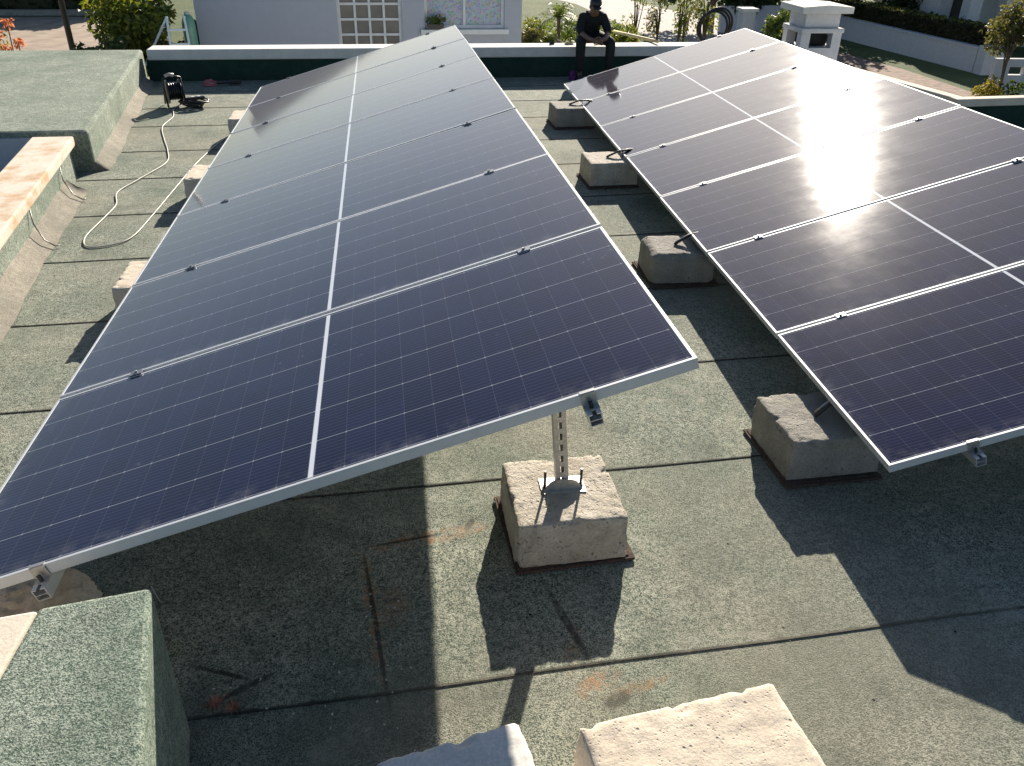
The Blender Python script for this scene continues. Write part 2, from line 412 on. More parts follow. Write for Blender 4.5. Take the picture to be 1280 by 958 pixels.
LBp = [(-.03, 2.9), (-.03, 5.0), (.02, 7.0)]
ll = ['pale concrete block at the low edge of the left row, beside the cord loop', 'pale concrete block at the low edge of the left row where the white cord passes',
      'pale concrete block corner at the far low edge of the left row']
for i, (x, y) in enumerate(LBp):
    block(x, y, .43, .43, .215, 20 + i, ll[i], M['block_cream'], GB, .0)
block(.12, .19, .42, .36, .22, 30, 'broken stained stone block under the low near corner of left row', M['block_cream'], GB, .25, r=.09, jit=.02)
# hidden supports along the high edges
for i, y in enumerate((2.9, 5.0, 7.0)):
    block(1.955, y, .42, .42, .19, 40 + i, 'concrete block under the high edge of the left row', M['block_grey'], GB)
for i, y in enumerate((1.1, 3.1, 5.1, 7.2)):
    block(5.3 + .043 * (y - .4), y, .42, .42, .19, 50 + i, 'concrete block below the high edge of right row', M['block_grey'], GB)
# loose blocks at the front
o = block(2.075, -.72, .6, .44, .31, 60, 'large cream concrete block in full sun at the bottom edge', M['block_cream'], 'loose blocks in front', .12, r=.01, taper=.06, jit=.005)
o = block(1.465, -.685, .42, .4, .24, 61, 'grey shaded concrete block at the bottom edge, beside the large cream block', M['coping'], 'loose blocks in front', .2, r=.01, taper=.05, jit=.005)
mb = MB(); mb.box(-.1, .1, -.15, .08, 0, .05); o = mb.build('paving_slab', M['block_cream'], bevel=.01); o.location = (1.76, -.68, .007); tag(o, 'thin pale slab wedged between the two loose blocks at the bottom', 'slab')

# ------------------------------------------------------------------ solar arrays
PW, PH, GAP = 2.278, 1.134, .02
def make_panel():
    root = bpy.data.objects.new('solar_panel', None); C.objects.link(root)
    f = MB(); fw = .011; th = .035
    for (x0, x1, y0, y1) in ((0, PW, 0, fw), (0, PW, PH - fw, PH), (0, fw, fw, PH - fw), (PW - fw, PW, fw, PH - fw)):
        f.box(x0, x1, y0, y1, -th, 0)
    f.box(fw, PW - fw, fw, .03, -th, -th + .002); f.box(fw, PW - fw, PH - .03, PH - fw, -th, -th + .002)
    f.build('frame', M['frame'], root, bevel=.0012)
    g = MB(); g.add([(fw, fw, -.0015), (PW - fw, fw, -.0015), (PW - fw, PH - fw, -.0015), (fw, PH - fw, -.0015)], [(0, 1, 2, 3)])
    g.build('cell_glass', M['glass'], root)
    k = MB(); k.box(fw, PW - fw, fw, PH - fw, -.007, -.005); k.build('backsheet', M['back'], root)
    return root
proto = make_panel()
def frame_mat(org, yaw, tilt, ty):
    return Matrix.Translation(org) @ Matrix.Rotation(yaw, 4, 'Z') @ Matrix.Rotation(ty, 4, 'X') @ Matrix.Rotation(-tilt, 4, 'Y')
ML = frame_mat((0, 0, .44), 0, .2838, -.0188)
MR = frame_mat((3.1946, .4262, .3172), -.0429, .2847, -.015)
ORD = ['', 'second', 'third', 'fourth', 'fifth', 'sixth', '']
def plabel(side, i):
    row = 'left' if side == 'L' else 'right'
    if i == 0: return ('dark navy solar panel at near end of left row, above the slotted post' if side == 'L' else
                       'navy solar panel at the near end of the right row, running out of the picture')
    if i == 6: return ('pale sky reflecting solar panel at the far end of the left row' if side == 'L' else
                       'grey solar panel at the far end of the right row, by the seated man')
    if side == 'R' and i == 5: return 'brownish solar panel next to the far end of the right row, beside the chimney'
    return f'{"dark blue" if side == "L" and i < 3 else "pale blue grey" if side == "L" else "warm grey"} solar panel, {ORD[i]} from the near end of the {row} row'
first = True
rj = random.Random(4)
for side, MM in (('L', ML), ('R', MR)):
    for i in range(7):
        o = proto if first else copy_tree(proto); first = False
        jit = Matrix.Rotation(rj.uniform(-.0022, .0022), 4, 'Y') @ Matrix.Rotation(rj.uniform(-.002, .002), 4, 'X')
        o.matrix_world = MM @ Matrix.Translation((rj.uniform(-.003, .003), i * (PH + GAP), 0)) @ jit
        tag(o, plabel(side, i), 'solar panel', 'solar panels of the left row' if side == 'L' else 'solar panels of the right row')

def rail(MM, u, label, n=7):
    t = bpy.data.objects.new('mounting_rail', None); C.objects.link(t); t.matrix_world = MM @ Matrix.Translation((u, 0, -.037))
    tag(t, label, 'rail', 'aluminium rails under the panels')
    L = n * (PH + GAP) - GAP; e = .055
    mb = MB()
    for (x0, x1, z0, z1) in ((-.02, -.017, -.04, 0), (.017, .02, -.04, 0), (-.017, .017, -.04, -.037), (-.017, -.006, -.003, 0), (.006, .017, -.003, 0), (-.017, .017, -.022, -.02)):
        mb.box(x0, x1, -e, L + e, z0, z1)
    mb.build('channel', M['alu'], t)
    def clampbolt(y, end):
        c = MB()
        if end:
            s = -1 if y < 1 else 1
            c.box(-.022, .022, y + (0 if s < 0 else .0), y + s * .004, -.002, .04)
            c.box(-.022, .022, min(y + s * .03, y), max(y + s * .03, y), -.003, .001)
            c.box(-.022, .022, min(y, y - s * .012), max(y, y - s * .012), .0385, .042)
            o = c.build('end_clamp', M['galv'], t)
            b = MB(); b.tube([(0, y + s * .017, 0), (0, y + s * .017, .02)], .006, 8); b.build('bolt', M['darksteel'], o)
        else:
            c.box(-.025, .025, y - .019, y + .019, .0385, .042); c.box(-.025, .025, y - .006, y + .006, 0, .0385)
            o = c.build('mid_clamp', M['clampm'], t)
            b = MB(); b.tube([(0, y, .042), (0, y, .049)], .0065, 6); b.build('bolt', M['galv'], o)
    clampbolt(-.001, True); clampbolt(L + .001, True)
    for i in range(1, n): clampbolt(i * (PH + GAP) - GAP / 2, False)
    return t
rail(ML, .33, 'aluminium rail under the low side of the left panel row')
rail(ML, 1.955, 'aluminium rail under the high side of the left panel row, by the steel post')
rail(MR, .33, 'aluminium rail under the low side of the right panel row')
rail(MR, 1.955, 'aluminium rail under the high side of the right panel row')

# slotted posts on the high side
def post(x, y, zb, zt, label, dx=0, dy=0, group='steel posts under the panels'):
    t = thing('support_post', label, 'post', (x, y, zb), 0, group)
    h = zt - zb
    Sh = Matrix.Shear('XY', 4, (dx / h, dy / h))
    mb = MB(); w = .024; th = .003
    # channel open to the back, web facing the camera with slots cut out
    sl, gp = .028, .022; z = .03; zs = []
    while z + sl < h - .02: zs.append(z); z += sl + gp
    mb.box(-w, -.007, -.02, -.02 + th, 0, h, Sh); mb.box(.007, w, -.02, -.02 + th, 0, h, Sh)
    pz = 0
    for q in zs + [h]:
        mb.box(-.007, .007, -.02, -.02 + th, pz, q, Sh); pz = q + sl
    mb.box(-w, -w + th, -.02 + th, .022, 0, h, Sh); mb.box(w - th, w, -.02 + th, .022, 0, h, Sh)
    mb.box(-w + th, -.003, .022 - th, .022, 0, h, Sh); mb.box(.003, w - th, .022 - th, .022, 0, h, Sh)
    mb.build('slotted_channel', M['galv'], t)
    mb = MB(); mb.box(-.085, .085, -.05, .05, 0, .006)
    mb.prism([(-.075, 0), (.075, 0), (.05, .034), (.027, .045), (-.027, .045), (-.05, .034)], -.0035, .0035, Matrix.Translation((0, -.0255, .006)) @ Matrix.Rotation(PI / 2, 4, 'X'))
    mb.build('base_bracket', M['galv'], t)
    for s in (-1, 1):
        b = MB(); b.tube([(s * .07, -.012, 0), (s * .071, -.012, .085)], .0055, 8); b.lathe([(.011, .006), (.011, .016)], 6, Matrix.Translation((s * .07, -.012, 0)))
        b.build('anchor_bolt', M['darksteel'], t)
    return t
post(1.955, .59, .214, .875, 'slotted galvanised steel post bolted to the sunlit concrete block', dx=-.055)
for y in (2.9, 5.0, 7.0): post(1.95, y, .2, .875 - .0188 * y, 'slotted steel post under the high edge of the left row', dx=-.06)
for y in (1.1, 3.1, 5.1, 7.2): post(5.3 + .043 * (y - .4), y, .2, .75 - .015 * y, 'slotted steel post under the high edge of the right row', dx=-.2)
# short legs and earth cables on the low side
def low_leg(x, y, zt, label, cable=True):
    t = thing('low_bracket', label, 'bracket', (x, y, .2), 0, 'short brackets under the low edges')
    mb = MB(); mb.box(-.022, .022, -.02, -.017, 0, zt - .2); mb.box(-.022, -.019, -.017, .02, 0, zt - .2); mb.box(.019, .022, -.017, .02, 0, zt - .2)
    mb.build('channel', M['galv'], t)
    mb = MB(); mb.box(-.07, .07, -.04, .04, 0, .006); mb.build('base_plate', M['galv'], t)
    for s in (-1, 1):
        b = MB(); b.tube([(s * .052, 0, 0), (s * .053, .004, .06)], .005, 6); b.build('anchor_bolt', M['darksteel'], t)
    return t
labs = ['low steel bracket on the grey block at the near corner of the right row', 'low steel bracket on the rounded shaded block', 'low steel bracket on the third block of the right row', 'low steel bracket on the farthest block of the right row']
for i, (x, y, _) in enumerate(RB):
    xx = 3.1946 + .33 * .96 + .043 * (y - .43)
    low_leg(min(xx, x + .17), y, .33 - .015 * y + .0, labs[i])
    tgt = MR @ Vector((.25, (y - .35), -.06))
    for k in range(2):
        mb = MB(); a = Vector((x - .03 + .015 * k, y - .02 + .03 * k, .222)); c = tgt + Vector((.04 * k, .03 * k, 0))
        mid = (a + c) / 2 + Vector((-.0, 0, .03))
        mb.tube([a, a * .75 + c * .25 + Vector((0, 0, .03)), mid, a * .25 + c * .75 + Vector((0, 0, .012)), c], .009 if k == 0 else .006, 6)
        side = ('thick black cable', 'thin grey cable')[k]
        where = ('near grey block', 'rounded shaded block', 'third block', 'farthest block')[i]
        tag(mb.build('panel_cable', M['black'] if k == 0 else M['galv'], smooth=True), f'{side} from the {where} up to the right row', 'cable', 'cables at the low edge of the right row')
for y in (2.9, 5.0, 7.0):
    low_leg(.13, y, .44 - .0188 * y + .29 * .15 - .06, 'low steel bracket hidden under the low edge of the left row')

# ------------------------------------------------------------------ cords, reel, litter on the roof
def smoothp(pts, k=6):
    P = [Vector(p) for p in pts]; out = []
    for i in range(len(P) - 1):
        a, b, c, d = P[max(i - 1, 0)], P[i], P[i + 1], P[min(i + 2, len(P) - 1)]
        for j in range(k):
            t = j / k
            out.append(.5 * ((2 * b) + (c - a) * t + (2 * a - 5 * b + 4 * c - d) * t * t + (3 * b - a - 3 * c + d) * t ** 3))
    return out + [P[-1]]
pts = [(-1.0, 8.44), (-1.03, 8.29), (-.96, 7.9), (-.98, 7.46), (-.86, 6.95), (-.73, 6.48), (-.66, 6.06), (-.78, 5.57), (-.87, 5.2), (-.8, 4.87), (-.81, 4.54), (-.83, 4.15), (-.76, 3.95), (-.6, 3.97), (-.5, 4.12), (-.46, 4.6), (-.42, 5.38), (-.38, 6.04), (-.28, 6.8), (-.15, 7.1)]
mb = MB(); mb.tube(smoothp([(x, y, .011) for x, y in pts]), .0052, 6)
tag(mb.build('extension_cord', M['white_cord'], smooth=True), 'long white extension cord looping over the roof from the black reel to the left panels', 'cord')
t = thing('cable_reel', 'black cable reel with a pale handle standing near the far parapet', 'cable reel', (-1.04, 8.5, .007), .35)
mb = MB()
for sx in (-.07, .07): mb.lathe([(.13, -.006), (.13, .006)], 24, Matrix.Translation((sx, 0, .16)) @ Matrix.Rotation(PI / 2, 4, 'Y'))
mb.build('drum', M['black'], t)
mb = MB()
for i in range(5): mb.torus((-.05 + i * .025, 0, .16), .085, .013, Matrix.Rotation(PI / 2, 4, 'Y'), 24, 6)
mb.build('wound_cord', M['black'], t, smooth=True)
mb = MB(); mb.tube([(-.1, -.12, .01), (-.1, 0, .2), (-.095, 0, .31), (0, 0, .335), (.095, 0, .31), (.1, 0, .2), (.1, -.12, .01)], .011, 8)
mb.tube([(-.1, .12, .01), (-.1, 0, .2)], .011, 8); mb.tube([(.1, .12, .01), (.1, 0, .2)], .011, 8); mb.build('stand', M['black'], t, smooth=True)
mb = MB(); mb.tube([(-.07, 0, .33), (-.02, 0, .345), (.03, 0, .335)], .02, 8); mb.build('handle', M['white_cord'], t, smooth=True)
mb = MB(); mb.ball((.075, -.02, .23), .03, .5, 1, 1); mb.build('socket', M['white'], t)
mb = MB()
rr = random.Random(3)
for k in range(6):
    R = .07 + .012 * k
    mb.tube([(-.82 + R * 1.3 * math.cos(a * .5) , 8.42 + R * math.sin(a * .5), .02 + .012 * k + .012 * math.sin(a + k)) for a in range(14)], .009, 5)
tag(mb.build('tangled_cable', M['black'], smooth=True), 'tangle of dark cable lying on the roof beside the cable reel', 'cable')
t = thing('power_strip', 'small white and black power strip on the tangled cable by the reel', 'power strip', (-.78, 8.4, .09), .5)
mb = MB(); mb.box(-.09, .09, -.025, .025, 0, .035); mb.build('housing', M['black'], t, bevel=.005)
for k in range(2):
    mb = MB(); mb.lathe([(.018, .036), (.018, .04)], 12, Matrix.Translation((-.04 + .07 * k, 0, 0))); mb.build('socket', M['white'], t)
M['pinkcloth'] = simple('pink_cloth', (.42, .13, .14), .9)
M['purple'] = simple('purple_cloth', (.14, .025, .16), .8)
def rag(name, x, y, sx, sy, sz, m, label, cat):
    bm = bmesh.new(); bmesh.ops.create_icosphere(bm, subdivisions=3, radius=1)
    from mathutils import noise as nz
    for v in bm.verts:
        n = nz.noise(v.co * 2.2 + Vector((x, y, 0))) * .45
        v.co = Vector((v.co.x * sx * (1 + n), v.co.y * sy * (1 + n), max(0, v.co.z + .3) * sz * (1 + n)))
    me = bpy.data.meshes.new(name); bm.to_mesh(me); bm.free(); me.materials.append(m)
    o = bpy.data.objects.new(name, me); C.objects.link(o); o.location = (x, y, .007)
    return tag(o, label, cat)
rag('cloth_rag', -.85, 9.68, .09, .06, .05, M['pinkcloth'], 'pink rag at the foot of the far parapet near the reel', 'rag')
rag('cloth_rag', 3.93, 9.75, .05, .05, .09, M['purple'], 'purple cloth heap on the roof by the seated man', 'cloth')
t = thing('hand_tool', 'dark hand tool lying against the far parapet right of the pink rag', 'tool', (-.62, 9.68, .007), .1)
mb = MB(); mb.box(0, .16, -.03, .03, .01, .06); mb.build('body', M['black'], t, bevel=.012)
mb = MB(); mb.tube([(0, 0, .035), (-.14, .0, .03)], .018, 8); mb.build('handle', M['darksteel'], t)
M['leaf_dry'] = simple('dry_leaf', (.34, .15, .1), .9, 0, .4, 60)
def dry_leaf(x, y, s, rz, label):
    mb = MB(); n = 9
    ps = [(math.cos(2 * PI * k / 18) * s * (1 if k % 2 else .45) * (1.2 if k in (0, 1, 17) else 1), math.sin(2 * PI * k / 18) * s * (1 if k % 2 else .45)) for k in range(18)]
    vs = [(0, 0, .012)] + [(a, b, .006 + .012 * abs(math.sin(k * 1.7))) for k, (a, b) in enumerate(ps)]
    mb.add(vs, [(0, 1 + k, 1 + (k + 1) % 18) for k in range(18)])
    o = mb.build('dry_leaf', M['leaf_dry']); o.location = (x, y, .006); o.rotation_euler.z = rz
    tag(o, label, 'leaf', 'dry leaves in the shade')
dry_leaf(.735, -.1, .035, .4, 'reddish dry leaf on the shaded felt, the one nearer the green topped parapet')
dry_leaf(.79, -.125, .03, 1.6, 'reddish dry leaf on the shaded felt, the one farther from the green topped parapet')
# pale chips scattered on the shaded felt
mb = MB(); rc = random.Random(8)
for k in range(150):
    x = rc.uniform(.7, 1.35) if k < 95 else rc.uniform(2.6, 4.2); y = rc.uniform(-.6, .55)
    s = rc.choice((.002, .0028, .0035, .0042)) * (1 if k < 95 else .55); a = rc.uniform(0, 6)
    MM = Matrix.Translation((x, y, .008)) @ Matrix.Rotation(a, 4, 'Z')
    mb.prism([(-s, -s * .6), (s * .9, -s * .4), (s, s * .5), (-s * .5, s * .7)], 0, s * .7, MM)
M['chip'] = simple('pale_stone_chip', (.5, .5, .48), .9)
tag(mb.build('gravel', M['chip']), 'pale stone chips scattered on the felt in the shade', 'gravel', kind='stuff')

# things on the parapet
def lump(x, y, z, s, m, name, label, cat, flat=.6):
    o = rag(name, x, y, s, s * .7, s * flat, m, label, cat); o.location.z = z; return o
lump(3.71, 10.22, .395, .035, M['black'], 'dark_lump', 'small dark lump on the parapet between the house and the man', 'tape', 1.2)  # unidentified dark lump, a plain rounded blob
M['yellowish'] = simple('pale_wood', (.62, .52, .27), .7, 0, .2, 20)
lump(3.95, 10.2, .395, .06, M['yellowish'], 'pale_lump', 'small pale lump on the parapet just left of the seated man', 'lump', .5)  # pale lump of no known kind
o = None
mb = MB(); mb.tube([(4.98, 11.7, .36), (5.05, 11.1, .39), (5.19, 10.3, .425), (5.21, 10.15, .43)], .022, 8)
tag(mb.build('wooden_pole', M['yellowish'], smooth=True), 'pale wooden pole lying over the parapet right of the seated man', 'pole')
mb = MB()
for k in range(3):
    R = .215 + .012 * (k % 3); M4 = Matrix.Rotation(PI / 2 + .15 + .03 * k, 4, 'X') @ Matrix.Rotation(.05 * k, 4, 'Y')
    mb.torus((5.98 + .035 * k, 10.14 + .02 * k, .395 + R * .96 + .01), R, .0165, M4, 40, 8)
tag(mb.build('coiled_hose', M['black'], smooth=True), 'coil of black hose standing on the parapet behind the right panel row', 'hose')

# chimney
t = thing('chimney', 'pale square chimney with a wide slab cap and dark vents, beyond the right panels', 'chimney', (7.3, 9.78, 0), .0)
M['chim'] = concrete('chimney_render', (.52, .52, .53), (.62, .62, .63), pores=False, bump=.2)
mb = MB()
mb.box(-.29, .29, -.29, .29, ZG, .43)
for (a, b) in ((-1, -1), (-1, 1), (1, -1), (1, 1)): mb.box(a * .29 - (.13 if a > 0 else 0), a * .29 + (.13 if a < 0 else 0), b * .29 - (.13 if b > 0 else 0), b * .29 + (.13 if b < 0 else 0), .43, .62)
mb.build('stack', M['chim'], t)
mb = MB(); mb.box(-.31, .31, -.31, .31, .62, .68); mb.box(-.25, .25, -.25, .25, .68, .87); mb.build('collar', M['chim'], t, bevel=.012)
mb = MB(); mb.box(-.36, .36, -.36, .36, .87, .95); mb.prism([(-.36, 0), (.36, 0), (0, .025)], -.36, .36, Matrix.Translation((0, 0, .95)) @ Matrix.Rotation(PI / 2, 4, 'X')); mb.build('cap_slab', M['coping'], t)
mb = MB(); mb.box(-.15, .15, -.15, .15, .44, .61); mb.build('vent_shade', M['hole'], t)  # black box stands in for the shade inside the vents

# ------------------------------------------------------------------ the ground and street
M['grass'] = None
t_ = NT('grass_ground')
c = t_.mix(t_.ramp(t_.noise(.5, 7, .65), [(.35, 0.), (.65, 1.)]), (.035, .075, .012), (.095, .115, .03)); c = t_.mix(.8, c, t_.ramp(t_.noise(14, 4, .7), [(.3, .6), (.7, 1.35)]), 'MULTIPLY')
t_.bump(t_.noise(20, 4), .8, .1); M['grass'] = t_.set(Base_Color=c, Roughness=.95)
M['dirt'] = simple('dry_earth', (.3, .235, .175), .95, 0, .3, 1.2, .6, 12)
M['road'] = simple('pale_road', (.29, .265, .25), .9, 0, .16, 1.5)
M['path'] = simple('brown_path', (.2, .135, .1), .95, 0, .45, 3.5, .5, 20)
def sheet(name, pts, z, mat, label):
    mb = MB(); n = len(pts)
    a = sum(pts[i][0] * pts[(i + 1) % n][1] - pts[(i + 1) % n][0] * pts[i][1] for i in range(n))
    if a < 0: pts = pts[::-1]
    mb.add([(x, y, z) for x, y in pts], [tuple(range(n))]); return struct(mb.build(name, mat), label, 'ground')
sheet('ground', [(-900, -400), (900, -400), (900, 1500), (-900, 1500)], ZG, M['grass'], 'green ground around the buildings')
sheet('dirt_lot', [(-32, 20), (-8, 20), (-10.2, 38), (-12.6, 48.6), (-15, 50.6), (-32, 51)], ZG + .004, M['dirt'], 'bare dry earth lot on the left')
sheet('street', [(10, 70), (14.2, 56.9), (14.7, 47), (15.0, 41), (14.0, 30), (20, 30), (21.2, 41), (21.9, 46), (21, 50), (19.4, 54), (18, 62), (17.5, 75), (17, 120), (9, 120)], ZG + .004, M['road'], 'pale road beyond the garden')
sheet('footpath', [(22.62, 39.3), (22.66, 37), (23.3, 32.5), (23.3, 28), (22.6, 18), (20, 18), (19.2, 30), (20.2, 38.5)], ZG + .008, M['path'], 'brown earth strip beside the road')
mb = MB(); mb.box(-40, -14, 51.2, 51.6, ZG, ZG + .28); tag(mb.build('low_wall', M['block_grey']), 'low grey blue wall at the back of the earth lot', 'wall')

# foliage
def leaf_mat(name, a, b, tr=.45):
    t = NT(name)
    rnd = t.n('ShaderNodeNewGeometry').outputs['Random Per Island']
    c = t.mix(rnd, a, b)
    tl = t.n('ShaderNodeBsdfTranslucent'); mx = t.n('ShaderNodeMixShader'); mx.inputs[0].default_value = tr
    t.l(t.mix(1., c, (1.5, 1.35, .7), 'MULTIPLY'), tl.inputs[0])
    t.l(t.b.outputs[0], mx.inputs[1]); t.l(tl.outputs[0], mx.inputs[2])
    t.l(mx.outputs[0], t.t.nodes['Material Output'].inputs[0])
    return t.set(Base_Color=c, Roughness=.5)
def leafy(rnd, mb, c, r, n, s, elong=1.6, droop=.3):
    for _ in range(n):
        while True:
            d = Vector((rnd.uniform(-1, 1), rnd.uniform(-1, 1), rnd.uniform(-1, 1)))
            if .15 < d.length < 1: break
        d = d * (.55 + .45 * d.length) if rnd.random() < .5 else d.normalized() * rnd.uniform(.75, 1.05)
        p = Vector((c[0] + d.x * r[0], c[1] + d.y * r[1], c[2] + d.z * r[2]))
        u = Vector((rnd.uniform(-1, 1), rnd.uniform(-1, 1), rnd.uniform(-1, .6) - droop)).normalized()
        w = u.cross(Vector((rnd.uniform(-1, 1), rnd.uniform(-1, 1), rnd.uniform(-1, 1)))).normalized()
        k = s * rnd.uniform(.6, 1.3); n_ = u.cross(w) * k * .15
        mb.add([p, p + u * k * elong * .5 + w * k * .4 + n_, p + u * k * elong, p + u * k * elong * .5 - w * k * .4 + n_], [(0, 1, 2, 3)])
def tree(name, label, cat, base, crown_z, r, n, s, mat, seed, clumps=9, trunk_r=.12, group=None, trunkmat=None, branch=True, rz=.65):
    rnd = random.Random(seed); t = thing(name, label, cat, base, 0, group)
    mb = MB(); tb = MB(); h = crown_z - base[2]
    tb.tube([(0, 0, 0), (.05 * h * .1, 0, h * .5), (0, .02, h)], trunk_r, 8, r2=trunk_r * .4)
    for k in range(clumps):
        a = rnd.uniform(0, 2 * PI); q = rnd.uniform(.15, .72)
        c = (math.cos(a) * r[0] * q, math.sin(a) * r[1] * q, h + rnd.uniform(-.6, .65) * r[2])
        cr = rnd.uniform(.3, .5)
        leafy(rnd, mb, c, (r[0] * cr, r[1] * cr, r[2] * cr * .9), n // clumps, s)
        if branch: tb.tube([(0, 0, h * rnd.uniform(.5, .8)), (c[0] * .5, c[1] * .5, h * .85 + c[2] * .1), c], trunk_r * .35, 5, r2=trunk_r * .1)
    mb.build('crown', mat, t); tb.build('trunk', trunkmat or M['bark'], t)
    return t
M['bark'] = simple('bark', (.12, .085, .06), .9, 0, .35, 14, .6)
M['leafA'] = leaf_mat('bright_leaves', (.045, .09, .012), (.2, .21, .03))
M['leafB'] = leaf_mat('dark_leaves', (.015, .035, .012), (.05, .075, .022))
M['leafC'] = leaf_mat('palm_leaves', (.05, .1, .02), (.16, .2, .06))
M['leafD'] = leaf_mat('olive_leaves', (.05, .065, .025), (.16, .15, .06))
M['leafY'] = leaf_mat('yellow_blossom', (.07, .085, .02), (.34, .27, .05))
M['leafP'] = leaf_mat('coral_petals', (.42, .12, .08), (.52, .25, .17))
M['hedge'] = leaf_mat('hedge_leaves', (.018, .026, .01), (.06, .055, .02))

tree('flowering_bush', 'big sunlit yellow green bush beyond the raised platform, left of the house', 'bush', (-2.98, 14.7, ZG), -.05, (.86, .9, 1.0), 5200, .075, M['leafA'], 1, 16, .08)
tree('flowering_bush', 'low dark bush with pinkish tips at the foot of the big yellow green bush', 'bush', (-3.25, 13.2, ZG), -.25, (.55, .4, .5), 900, .08, M['leafB'], 2, 7, .05)
tree('flowering_bush', 'small rusty orange leaved bush in front of the ladder', 'bush', (-2.35, 13.9, ZG), -.25, (.22, .2, .3), 500, .07, M['leafD'], 22, 6, .05)
# coral flowers at the left edge
t = thing('flower_plant', 'coral flowering plant at the left edge behind the raised platform', 'plant', (-3.7, 11.0, ZG))
mb = MB()
heads = [(.1, 0, 4.6), (-.08, .05, 4.44), (.2, -.05, 4.36), (-.02, .02, 4.28), (-.2, 0, 4.55)]
for hx_, hy_, hz_ in heads: mb.tube([(0, 0, 0), (hx_ * .3, hy_, hz_ * .6), (hx_, hy_, hz_)], .008, 5)
mb.build('stems', M['leafD'], t)
rnd = random.Random(5)
for q in heads:
    mb = MB(); leafy(rnd, mb, q, (.075, .06, .055), 60, .035); mb.build('flower', M['leafP'], t)
mb = MB(); leafy(rnd, mb, (-.1, 0, 4.35), (.2, .15, .2), 70, .05); mb.build('leaves', M['leafA'], t)
# pole on the lot
mb = MB(); mb.tube([(-9.04, 30, ZG), (-9.04, 30, 3.5)], .11, 8, r2=.08); tag(mb.build('utility_pole', M['darksteel'], smooth=True), 'dark slim pole standing on the earth lot left of the bush', 'pole')
# hedge far left
def hedge(name, label, x0, x1, y0, y1, z0, z1, n, s, mat, seed, ang=0, org=None):
    rnd = random.Random(seed); mb = MB(); inner = MB()
    inner.box(x0 + .1, x1 - .1, y0 + .1, y1 - .1, z0, z1 - .12)
    for _ in range(n):
        f = rnd.choice('tfbsse')
        x, y, z = rnd.uniform(x0, x1), rnd.uniform(y0, y1), rnd.uniform(z0, z1)
        if f == 't': z = z1 - abs(rnd.gauss(0, .05))
        elif f == 'f': y = y0 + abs(rnd.gauss(0, .08))
        elif f == 'b': y = y1 - abs(rnd.gauss(0, .08))
        elif f == 's': x = x0 + abs(rnd.gauss(0, .08))
        else: x = x1 - abs(rnd.gauss(0, .08))
        leafy(rnd, mb, (x, y, z), (.05, .05, .05), 2, s)
    t = thing(name, label, 'hedge', (0, 0, 0)) if org is None else thing(name, label, 'hedge', org, ang)
    mb.build('foliage', mat, t); inner.build('branches', M['hedge'], t)
    return t
hedge('hedge', 'tall dark hedge along the back of the earth lot', -34, -13, 52.2, 54, ZG, ZG + 3.2, 4200, .3, M['leafB'], 6)

# ladder and drum beside the house
t = thing('step_ladder', 'pale blue white step ladder standing by the left corner of the house', 'ladder', (-2.0, 13.7, ZG + 2.4), .15)
M['ladder'] = simple('pale_blue_metal', (.5, .58, .62), .4, .3, .08)
for s in (-.16, .16):
    mb = MB(); mb.tube([(s * 1.25, -.15, 0), (s * .85, .05, 1.95)], .022, 8); mb.build('rail', M['ladder'], t)
mb = MB(); mb.tube([(-.8, .3, .9), (-.14, .05, 1.93)], .02, 8); mb.build('brace', M['ladder'], t)
for k in range(8):
    z = .2 + .22 * k; f = z / 1.95; w = .16 * (1.25 - .4 * f)
    mb = MB(); mb.box(-w, w, -.15 + .2 * f - .03, -.15 + .2 * f + .03, z - .012, z + .012); mb.build('rung', M['ladder'], t)
mb = MB(); mb.box(-4.4, -1.4, 13.3, 15.0, ZG, ZG + 2.4); tag(mb.build('terrace_wall', M['block_grey']), 'grey terrace block below the bush and ladder', 'wall')
M['greenplastic'] = simple('green_plastic', (.18, .42, .3), .2, 0, .15)
t = thing('plastic_tank', 'shiny green round topped tank tucked beside the house corner', 'tank', (-2.13, 15.3, ZG))
mb = MB(); mb.lathe([(.12, 0), (.12, 3.98), (.115, 4.07), (.09, 4.15), (.05, 4.2), (.01, 4.21)], 20); mb.build('body', M['greenplastic'], t, smooth=True)
mb = MB(); mb.lathe([(.05, 4.19), (.05, 4.24), (.02, 4.25)], 12); mb.build('lid', M['white'], t)

# ------------------------------------------------------------------ neighbour's house
t = thing('neighbour_house', 'lavender grey house wall with a white gridded window and a patterned window', 'house', (0, 16.0, 0))
X0, X1 = -2.12, 4.19; ZT = 1.15
W1 = (.53, 1.8, -.9, .92); W2 = (2.24, 3.84, -.16, .85)
mb = MB()
def wallseg(x0, x1, z0, z1): mb.box(x0, x1, 0, .2, z0, z1)
wallseg(X0, W1[0], ZG, ZT); wallseg(W1[0], W1[1], ZG, W1[2]); wallseg(W1[0], W1[1], W1[3], ZT)
wallseg(W1[1], W2[0], ZG, ZT); wallseg(W2[0], W2[1], ZG, W2[2]); wallseg(W2[0], W2[1], W2[3], ZT); wallseg(W2[1], X1, ZG, ZT)
mb.box(X0, X0 + .2, .2, 7.5, ZG, ZT); mb.box(X1 - .2, X1, .2, 7.5, ZG, ZT); mb.box(X0, X1, 7.5, 7.7, ZG, ZT)
mb.build('wall', M['housewall'], t)
mb = MB(); mb.box(X0 - .15, X1 + .15, -.05, 7.85, ZT, ZT + .18); mb.build('roof', M['coping'], t)
M['interior'] = simple('dim_window_interior', (.13, .12, .1), .25, 0, .3, 3)
t_ = NT('floral_curtain')
v = t_.voro(24, out='Color'); vd = t_.voro(24)
c = t_.mix(t_.ramp(vd, [(.4, 1.), (.6, 0.)]), (.5, .56, .6), v)
